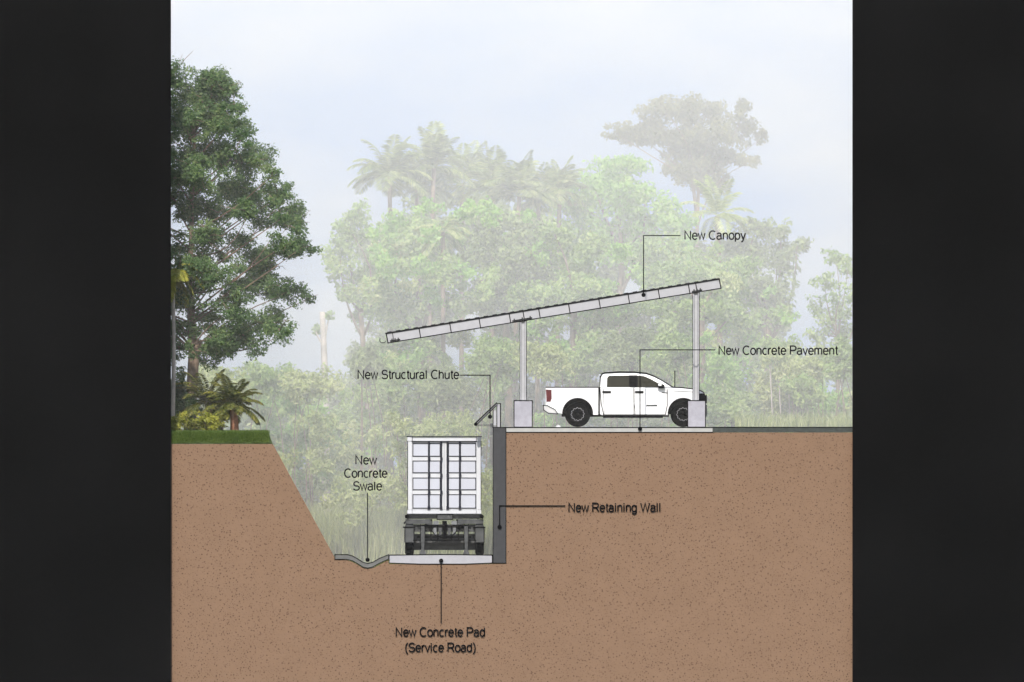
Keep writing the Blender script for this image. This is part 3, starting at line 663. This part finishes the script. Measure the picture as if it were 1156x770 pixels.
callout('', 'black lettering reading New Structural Chute with a leader line to the chute bracket', [('New Structural Chute', 404, 518.5, 427.6, CAP)], [(520, 423.6), (553.2, 423.6), (553.2, 470.5)])
callout('', 'black lettering reading New Concrete Swale in three lines above the dished swale', [('New', 401.5, 425.5, 524, CAP), ('Concrete', 389, 437.5, 539, CAP), ('Swale', 399, 431.5, 553.4, CAP)], [(415, 557), (415, 632)])
callout('', 'black lettering reading New Retaining Wall on the brown soil right of the wall', [('New Retaining Wall', 642, 746.5, 577.6, CAP)], [(637.5, 571), (564, 571), (564, 595)])
callout('', 'black lettering reading New Concrete Pad (Service Road) on the soil under the trailer', [('New Concrete Pad', 447, 548, 718.2, CAP), ('(Service Road)', 457.5, 537.5, 735.6, CAP)], [(498, 703), (498, 633)])

# ------------------------------------------------------------------ left bank planting
zl = Z(489)
bt = thing('broadleaf_tree', 'large dark green broadleaf tree standing on the left soil bank', 'tree', (X(216), 5.0, zl))
LB = [(216, 98, 34, 22), (245, 100, 26, 18), (196, 120, 40, 26), (238, 128, 40, 20), (262, 140, 28, 16), (212, 160, 48, 24), (262, 172, 34, 20), (290, 186, 24, 14),
      (176, 170, 40, 30), (226, 196, 46, 20), (280, 214, 40, 20), (312, 214, 24, 13), (196, 226, 40, 22), (246, 240, 42, 18), (300, 246, 36, 16), (330, 238, 20, 10),
      (150, 230, 40, 34), (216, 270, 40, 18), (262, 278, 40, 20), (312, 284, 34, 16), (340, 280, 22, 9), (196, 300, 36, 18), (246, 312, 38, 18), (292, 322, 36, 18),
      (330, 330, 28, 13), (350, 336, 12, 6), (130, 300, 42, 34), (204, 338, 36, 18), (258, 350, 38, 18), (300, 366, 30, 16), (322, 376, 16, 9), (212, 368, 30, 14), (270, 384, 24, 12), (160, 350, 36, 26), (120, 370, 30, 20)]
EY = [75, 92, 125, 148, 177, 210, 232, 276, 300, 327, 341, 384, 404, 414]
EX = [226, 262, 280, 292, 308, 326, 340, 348, 338, 342, 346, 326, 290, 252]
cl = []
for (a, b_, rx, ry) in LB:
    cl.append(((X(a), 5 + RNG.uniform(-1.6, 1.6), Z(b_)), (rx / S * 0.9, rx / S * 1.0, ry / S * 1.2)))
for q in range(12): cl.append(((X(RNG.uniform(180, 262)), 5 + RNG.uniform(-1.8, 0.6), Z(RNG.uniform(380, 408))), (0.5, 0.5, 0.36)))
nl0 = len(cl)
while len(cl) < nl0 + 200:
    b_ = RNG.uniform(84, 404); hw = float(np.interp(b_, EY, EX)) - 216; a = 216 + RNG.uniform(-1, 1) * hw
    if b_ > 385 and abs(a - 216) < 14: continue
    rx = RNG.uniform(12, 24); a = min(a, 216 + hw - rx * 0.7)
    cl.append(((X(a), 5 + RNG.uniform(-1, 1) * min(2.6, hw / S), Z(b_)), (rx / S, rx / S, rx / S * RNG.uniform(0.6, 0.9))))
Q = crown_from(cl, 0.11, 0.36, 0.6, up=0.9, aspect=0.5, droop=0.15, sub=11)
quads('crown', Q, L['big'], bt)
mb = MB()
tp = [(216, 496), (215, 470), (217, 430), (219, 400), (216, 360), (214, 320), (216, 270), (217, 220), (219, 170), (221, 120)]
rad = [0.30, 0.21, 0.19, 0.20, 0.14, 0.11, 0.09, 0.07, 0.05, 0.02]
mb.tube([(X(a), 5, Z(c)) for a, c in tp], rad, 12)
for i, (c, r) in enumerate(cl):
    pz = c[2] - r[2] - abs(c[0] - X(216)) * 0.6; pz = max(min(pz, Z(150)), Z(395))
    if i < nl0 and i % 2 == 0 or i % 5 == 0: limb(mb, (X(216.5), 5, pz), (c[0], c[1], c[2]), 0.036, 0.008, 0.0, 6)
    for q in range(2):
        e = np.array(c) + RNG.normal(size=3) * np.array(r) * 0.55
        limb(mb, c, e, 0.016, 0.006, 0.03, 3)
mb.build('trunk', M['bark'], bt, smooth=True)
palm('cycad', 'short spreading cycad with reddish brown trunk at the right end of the left bank', 263, 457, 2.6, 40, 1.2, 'cycad', 0.17, zl, 265, None, 0.30, 'barkr', (-0.25, 1.3), 1.0, 0.020, 36, 'cycad')
palm('cycad', 'darker cycad behind the first one, beside the trunk of the large tree', 234, 453, 3.9, 36, 1.3, 'cycad', 0.15, zl, 240, None, 0.30, 'bark', (-0.3, 1.3), 1.0, 0.022, 36, 'cycad')
palm('slim_palm', 'slim pale trunked palm with yellowish hanging fronds at the far left edge', 195, 306, 3.2, 20, 1.25, 'gold', 0.085, zl, 194.5, None, 0.34, 'barkp', (-0.9, 0.7), 1.4, 0.026, 28, 'palm')
def bush(name, label, px, py, rx, ry, Y, leaf, size, base_z, dens=0.6, cat='shrub', group=None):
    t = thing(name, label, cat, (X(px), Y, base_z), group)
    cl = [((X(px) + RNG.uniform(-.5, .5) * rx / S, Y + RNG.uniform(-.2, .2), Z(py) + RNG.uniform(-.35, .35) * ry / S), (rx / S * .7, rx / S * .7, ry / S * .75)) for _ in range(5)]
    quads('foliage', crown_from(cl, size, dens, 0.5, up=0.6, aspect=0.4, sub=9), L[leaf], t)
    mb = MB()
    for c, r in cl: limb(mb, (X(px), Y, base_z - 0.05), c, 0.03, 0.01, 0, 4)
    mb.build('stems', M['bark'], t)
    return t
bush('low_shrub', 'golden yellow low shrub in the far left corner of the bank', 200, 475, 14, 15, 2.0, 'gold', 0.13, zl)
bush('low_shrub', 'yellow green low shrub in front of the large tree trunk', 238, 477, 22, 13, 2.0, 'gold', 0.12, zl)
bush('low_shrub', 'yellow green shrub between the large tree trunk and the nearer cycad', 250, 468, 13, 13, 3.4, 'gold', 0.11, zl)
bush('tall_shrub', 'tall mixed green shrub at the far left edge behind the slim palm', 200, 440, 14, 30, 4.6, 'big', 0.12, zl)
bush('low_shrub', 'small dark green shrub between the two yellow ones', 217, 480, 9, 9, 1.7, 'cycad', 0.10, zl)
bush('low_shrub', 'dark green bushy shrub around the base of the large tree', 210, 462, 22, 18, 4.2, 'big', 0.12, zl)

# ------------------------------------------------------------------ the jungle behind
G = 'trees in the hazy jungle'
JD = 50.0
tree('tall_tree', 'tallest hazy tree with open olive brown crown rising above the right side of the jungle',
     [(751, 124, 42, 26), (772, 120, 28, 18), (786, 146, 34, 24), (745, 148, 30, 20), (808, 128, 24, 20), (841, 124, 15, 17), (694, 148, 25, 12), (722, 152, 26, 16), (767, 160, 40, 24), (832, 148, 26, 22), (858, 156, 13, 11), (800, 160, 32, 24), (788, 186, 36, 26), (810, 204, 28, 22), (812, 172, 34, 20), (842, 184, 22, 11), (768, 196, 26, 22), (800, 192, 26, 20)],
     JD + 26, 'brown', 0.14, 792, 0.10, dens=0.75, trunk_top=205, sub=8)
tree('bright_tree', 'broad bright green rounded tree just below the tallest tree',
     [(668, 200, 42, 24), (700, 188, 34, 20), (648, 226, 40, 28), (690, 224, 50, 30), (728, 226, 34, 26), (750, 250, 36, 24), (700, 262, 60, 30), (650, 268, 44, 28), (770, 282, 34, 22), (726, 290, 50, 26)],
     JD + 18, 'bright', 0.16, 700, 0.2, dens=0.55)
tree('leafy_tree', 'pale green leafy tree at the left edge of the jungle above the canopy tip',
     [(404, 240, 18, 16), (398, 262, 28, 22), (384, 290, 24, 24), (412, 300, 34, 28), (390, 326, 24, 20), (424, 340, 34, 26), (440, 290, 30, 40), (404, 352, 14, 12)],
     JD + 12, 'green', 0.16, 425, 0.15, dens=0.55)
tree('vine_tree', 'vine covered rounded tree below the cluster of palms',
     [(470, 262, 32, 24), (452, 290, 34, 26), (490, 300, 40, 30), (470, 336, 44, 28), (510, 264, 26, 20), (440, 350, 30, 26)],
     JD + 9, 'green', 0.17, 475, 0.2, dens=0.5)
tree('vine_tree', 'darker leafy tree in the middle of the jungle behind the left half of the canopy',
     [(556, 258, 34, 26), (590, 262, 34, 24), (570, 292, 46, 28), (536, 306, 34, 26), (606, 302, 38, 30), (560, 336, 44, 24)],
     JD + 7, 'grey', 0.18, 572, 0.2, dens=0.5)
tree('leafy_tree', 'light green tree behind the middle of the canopy beside the bright tree',
     [(626, 262, 26, 26), (640, 300, 40, 30), (620, 336, 44, 28), (664, 330, 40, 26), (690, 350, 44, 24)],
     JD + 5, 'green', 0.17, 640, 0.2, dens=0.5)
tree('grey_green_tree', 'grey green tree with ragged top at the right shoulder of the jungle',
     [(852, 262, 26, 20), (880, 258, 16, 18), (838, 288, 40, 28), (876, 292, 32, 24), (900, 276, 16, 12), (850, 322, 44, 28), (884, 330, 22, 24), (864, 356, 34, 22)],
     JD + 14, 'grey', 0.18, 855, 0.2, dens=0.5)
tree('leafy_tree', 'green leafy tree behind the upper end of the canopy',
     [(776, 312, 40, 26), (812, 318, 36, 26), (790, 350, 50, 26), (756, 350, 36, 24), (826, 352, 34, 22)],
     JD + 5, 'green', 0.17, 790, 0.2, dens=0.5)
tree('open_tree', 'sparse open tree at the far right with sky showing through',
     [(942, 288, 18, 12), (958, 300, 20, 14), (932, 318, 20, 13), (952, 330, 24, 16), (920, 344, 14, 12), (944, 356, 26, 18), (972, 300, 20, 24), (926, 376, 22, 16), (962, 380, 26, 22)],
     JD + 8, 'green', 0.16, 948, 0.09, dens=0.42, sub=9)
tree('bare_snag', 'pale leaning trunk with little foliage in the sky gap left of the jungle',
     [(356, 372, 7, 6), (372, 356, 8, 6)], JD + 18, 'green', 0.14, 366, 0.17, 'barkp', dens=0.3, trunk_top=352)
for i, (px, lab) in enumerate(((868, 'left one of the slim pale trunked saplings under the pavement lettering'), (877, 'middle slim pale trunked sapling under the pavement lettering'), (889, 'right one of the slim pale trunked saplings under the pavement lettering'))):
    tree('slim_sapling', lab, [(px - 4, 408 - i * 6, 10, 8), (px + 6, 398 + i * 5, 11, 8)], JD - 2, 'yellow', 0.15, px, 0.035, 'barkp', dens=0.45, trunk_top=412, group='slim saplings in the jungle')
PL = [(440, 200, 1.60, 14, 'leftmost palm of the cluster at the top left of the jungle'),
      (470, 214, 1.50, 12, 'second palm from the left in the cluster, lower than the ones beside it'),
      (490, 190, 1.50, 13, 'third palm from the left in the cluster, with the highest feathery fronds'),
      (522, 208, 1.75, 8, 'fourth palm from the left in the cluster, with tall upright spears'),
      (556, 214, 1.50, 13, 'fifth palm from the left, broad crowned, right of the upright spears'),
      (586, 222, 1.50, 12, 'third palm from the right in the cluster, with arching fronds'),
      (608, 226, 1.35, 8, 'second palm from the right in the cluster, with narrow upright fronds'),
      (632, 216, 1.20, 8, 'rightmost palm of the cluster beside the bright green tree')]
for i, (px, py, ln, n, lab) in enumerate(PL):
    palm('tall_palm', lab, px, py, JD + 15 + (i * 3 % 5), n + 12, ln, 'palm', 0.10, ll=0.55, group='palms in the jungle', elr=(-0.1, 1.5), droop=1.15 if i not in (3, 6) else 0.45, lw=0.024, nl=34)
palm('tall_palm', 'pale green palm below the tallest tree on the right', 810, 244, JD + 12, 16, 1.45, 'yellow', 0.12, ll=0.42, elr=(-0.1, 1.4), droop=1.0, lw=0.024, nl=34)
palm('tall_palm', 'small palm with drooping fronds behind the vine covered tree', 500, 262, JD + 6, 13, 1.1, 'yellow', 0.1, ll=0.4, elr=(-0.6, 0.9), droop=1.2, lw=0.024, nl=32)
SH = [(250, 436, 40, 26, 'yellow', 'pale yellow green bush behind the cycads'), (302, 430, 42, 26, 'green', 'rounded pale bush right of the cycads'),
      (352, 436, 40, 26, 'yellow', 'yellowish bush below the gap of sky'), (404, 418, 34, 30, 'grey', 'grey green bush under the chute lettering start'),
      (450, 432, 40, 36, 'green', 'green bush above the top left corner of the container'), (500, 440, 44, 36, 'grey', 'grey green bush right above the container'),
      (548, 414, 40, 36, 'green', 'green bush left of the left column'), (612, 410, 36, 28, 'yellow', 'yellowish bush between the left column and the pickup bed'),
      (650, 412, 40, 26, 'green', 'green bush above the pickup bed'), (706, 396, 44, 28, 'grey', 'grey green bush above the pickup roof'),
      (758, 398, 40, 30, 'green', 'green bush between the pickup roof and the right column'), (826, 424, 34, 34, 'bright', 'bright bush just right of the right column'),
      (838, 462, 40, 26, 'green', 'low green bush right of the right pedestal'), (912, 416, 40, 28, 'yellow', 'yellowish bush under the right end of the pavement lettering'),
      (950, 404, 30, 30, 'green', 'green bush at the right edge of the scene'),
      (880, 452, 34, 26, 'grey', 'low grey green bush above the road, second from the right pedestal'),
      (860, 440, 30, 26, 'yellow', 'pale bush at the feet of the slim saplings'),
      (900, 440, 30, 26, 'green', 'green bush just right of the slim saplings'),
      (926, 454, 36, 24, 'bright', 'low bright bush above the road near the right edge'),
      (884, 396, 26, 24, 'green', 'green bush under the middle of the pavement lettering')]
for i, (px, py, rx, ry, lf, lab) in enumerate(SH):
    t = bush('jungle_bush', lab, px, py, rx, ry, JD - 4 + (i * 5 % 7), lf, 0.17, Z(640), 0.5, 'bush', 'bushes along the front of the jungle')
# jungle mass filling the depth behind the trees
sil = [(190, 425), (240, 412), (300, 410), (345, 412), (352, 410), (380, 406), (410, 404), (415, 330), (420, 236), (440, 200), (480, 190), (520, 194), (560, 200), (620, 212), (660, 240), (720, 230), (780, 236), (812, 250), (850, 272), (885, 296), (897, 350), (900, 396), (930, 396), (945, 380), (1000, 380)]
sx = np.array([s_[0] for s_ in sil]); sz_ = np.array([s_[1] for s_ in sil])
def mass(x0, x1, nclump, ymin, ymax, bottom, leaf_list, size, name, lab, cat, r=26, dens=0.5, topoff=0):
    cl = []
    for _ in range(nclump):
        a = RNG.uniform(x0, x1); t0 = float(np.interp(a, sx, sz_)) + r * 0.8 + topoff
        if t0 >= bottom: continue
        b_ = RNG.uniform(t0, bottom); rr = r * RNG.uniform(0.6, 1.15)
        cl.append(((X(a), RNG.uniform(ymin, ymax), Z(b_)), (rr / S, rr / S, rr / S * 0.75)))
    o = quads(name, crown_from(cl, size, dens, 0.45, sub=9), L[leaf_list])
    tag(o, lab, cat, kind='stuff'); return o
mass(190, 1010, 620, JD + 20, JD + 30, 640, 'grey', 0.2, 'jungle_foliage', 'hazy grey green jungle foliage filling the space behind the trees', 'jungle', 30, 0.55, 4)
mass(230, 1000, 330, JD + 2, JD + 14, 600, 'green', 0.18, 'jungle_undergrowth', 'hazy mid green undergrowth between the jungle trees', 'undergrowth', 22, 0.45, 14)
mass(300, 900, 110, JD + 1, JD + 12, 560, 'bright', 0.16, 'fresh_undergrowth', 'patches of fresh bright green foliage scattered through the jungle', 'undergrowth', 20, 0.5, 20)
mass(230, 1000, 110, JD + 1, JD + 12, 600, 'yellow', 0.17, 'pale_undergrowth', 'patches of pale yellowish foliage scattered through the jungle', 'undergrowth', 20, 0.5, 40)
# shrubs and tall grass filling the sunken gap
cl = []
for _ in range(70):
    a = RNG.uniform(300, 560); b_ = RNG.uniform(470, 600)
    rr = RNG.uniform(12, 26); cl.append(((X(a), RNG.uniform(JD - 12, JD - 2), Z(b_)), (rr / S, rr / S, rr / S * 0.8)))
tag(quads('gully_undergrowth', crown_from(cl, 0.16, 0.45, 0.5, sub=8, aspect=0.35, droop=0.6), L['yellow']), 'pale yellow green undergrowth at the back of the sunken gap', 'undergrowth', kind='stuff')
zf = lambda x, y: Z(640) + 0 * x
tg_ = blades(X(340), X(570), D + 0.5, D + 5, zf, 6500, 2.0, 0.04, 0.2)
tag(quads('tall_grass', tg_, L['tallgrass']), 'pale tall grass at the bottom of the sunken gap behind the swale and trailer', 'tall grass', kind='stuff')
tg2 = blades(X(830), X(1010), D - 5, D - 0.6, lambda x, y: GZ + 0 * x, 1500, 0.5, 0.03, 0.3)
tag(quads('meadow_grass', tg2, L['tallgrass']), 'pale tall grass beyond the road on the right side', 'tall grass', kind='stuff')

# ------------------------------------------------------------------ sky backdrop (curved), haze
m = bpy.data.materials.new('sky_backdrop'); m.use_nodes = True
nt = m.node_tree; n = nt.nodes; l = nt.links; n.remove(n['Principled BSDF'])
em = n.new('ShaderNodeEmission'); tc = n.new('ShaderNodeTexCoord')
mp = n.new('ShaderNodeMapping'); mp.inputs['Scale'].default_value = (0.05, 0.05, 0.11); mp.inputs['Rotation'].default_value = (0, 0.35, 0)
l.new(tc.outputs['Object'], mp.inputs['Vector'])
no = n.new('ShaderNodeTexNoise'); no.inputs['Scale'].default_value = 1.3; no.inputs['Detail'].default_value = 5; no.inputs['Roughness'].default_value = 0.5
l.new(mp.outputs[0], no.inputs['Vector'])
r = n.new('ShaderNodeValToRGB'); r.color_ramp.elements[0].position = 0.40; r.color_ramp.elements[1].position = 0.62
r.color_ramp.elements[0].color = (0.42, 0.62, 1.0, 1); r.color_ramp.elements[1].color = (0.86, 0.92, 1.0, 1)
l.new(no.outputs['Fac'], r.inputs['Fac']); l.new(r.outputs['Color'], em.inputs['Color'])
SKY_S = 0.56
em.inputs['Strength'].default_value = SKY_S
l.new(em.outputs[0], n['Material Output'].inputs['Surface'])
v = []; f = []; NS = 48
for i in range(NS + 1):
    an = math.pi * i / NS
    for z in (-13.4, 130): v.append((170 * math.cos(an), 170 * math.sin(an) + 0, z))
for i in range(NS): f.append((2 * i, 2 * i + 1, 2 * i + 3, 2 * i + 2))
mb = MB(); mb.add(v, f); tag(mb.build('sky', m), kind='structure')

hz = bpy.data.materials.new('haze'); hz.use_nodes = True
nt = hz.node_tree; nt.nodes.remove(nt.nodes['Principled BSDF'])
pvn = nt.nodes.new('ShaderNodeVolumePrincipled'); pvn.inputs['Color'].default_value = (0.975, 0.975, 0.965, 1)
pvn.inputs['Density'].default_value = 0.0088; pvn.inputs['Anisotropy'].default_value = -0.5
nt.links.new(pvn.outputs[0], nt.nodes['Material Output'].inputs['Volume'])
ho = MB().box(-45, 45, -3, 90, -14.6, 15.9).build('haze', hz); tag(ho, 'thin pale haze filling the air', 'haze', kind='stuff')

# ------------------------------------------------------------------ light, camera
w = bpy.data.worlds.new('World'); sc.world = w; w.use_nodes = True
nt = w.node_tree; sk = nt.nodes.new('ShaderNodeTexSky'); sk.sky_type = 'NISHITA'; sk.sun_disc = False
SV = np.array([-0.10, -0.80, 0.66]); SV = SV / np.linalg.norm(SV)
sk.sun_elevation = math.asin(SV[2]); sk.sun_rotation = math.atan2(SV[0], SV[1]) % (2 * math.pi)
nt.links.new(sk.outputs[0], nt.nodes['Background'].inputs['Color']); nt.nodes['Background'].inputs['Strength'].default_value = 0.15
sl = bpy.data.lights.new('sun', 'SUN'); sl.energy = 4.0; sl.angle = math.radians(0.5); sl.color = (1.0, 0.955, 0.90)
so = bpy.data.objects.new('sun', sl); col.objects.link(so)
from mathutils import Vector
so.rotation_euler = Vector(SV).to_track_quat('Z', 'Y').to_euler(); so.location = (0, -20, 30)
cd = bpy.data.cameras.new('camera'); cd.type = 'ORTHO'; cd.ortho_scale = 1156 / S
cd.clip_start = 0.05; cd.clip_end = 1200
co = bpy.data.objects.new('camera', cd); col.objects.link(co)
co.location = (0, -1.0, Z(385)); co.rotation_euler = (math.radians(90), 0, 0)
sc.camera = co
sc.view_settings.view_transform = 'Standard'; sc.view_settings.look = 'None'; sc.view_settings.gamma = 1
sc.view_settings.exposure = 0.16
sc.cycles.volume_bounces = 4
sc.cycles.max_bounces = 6
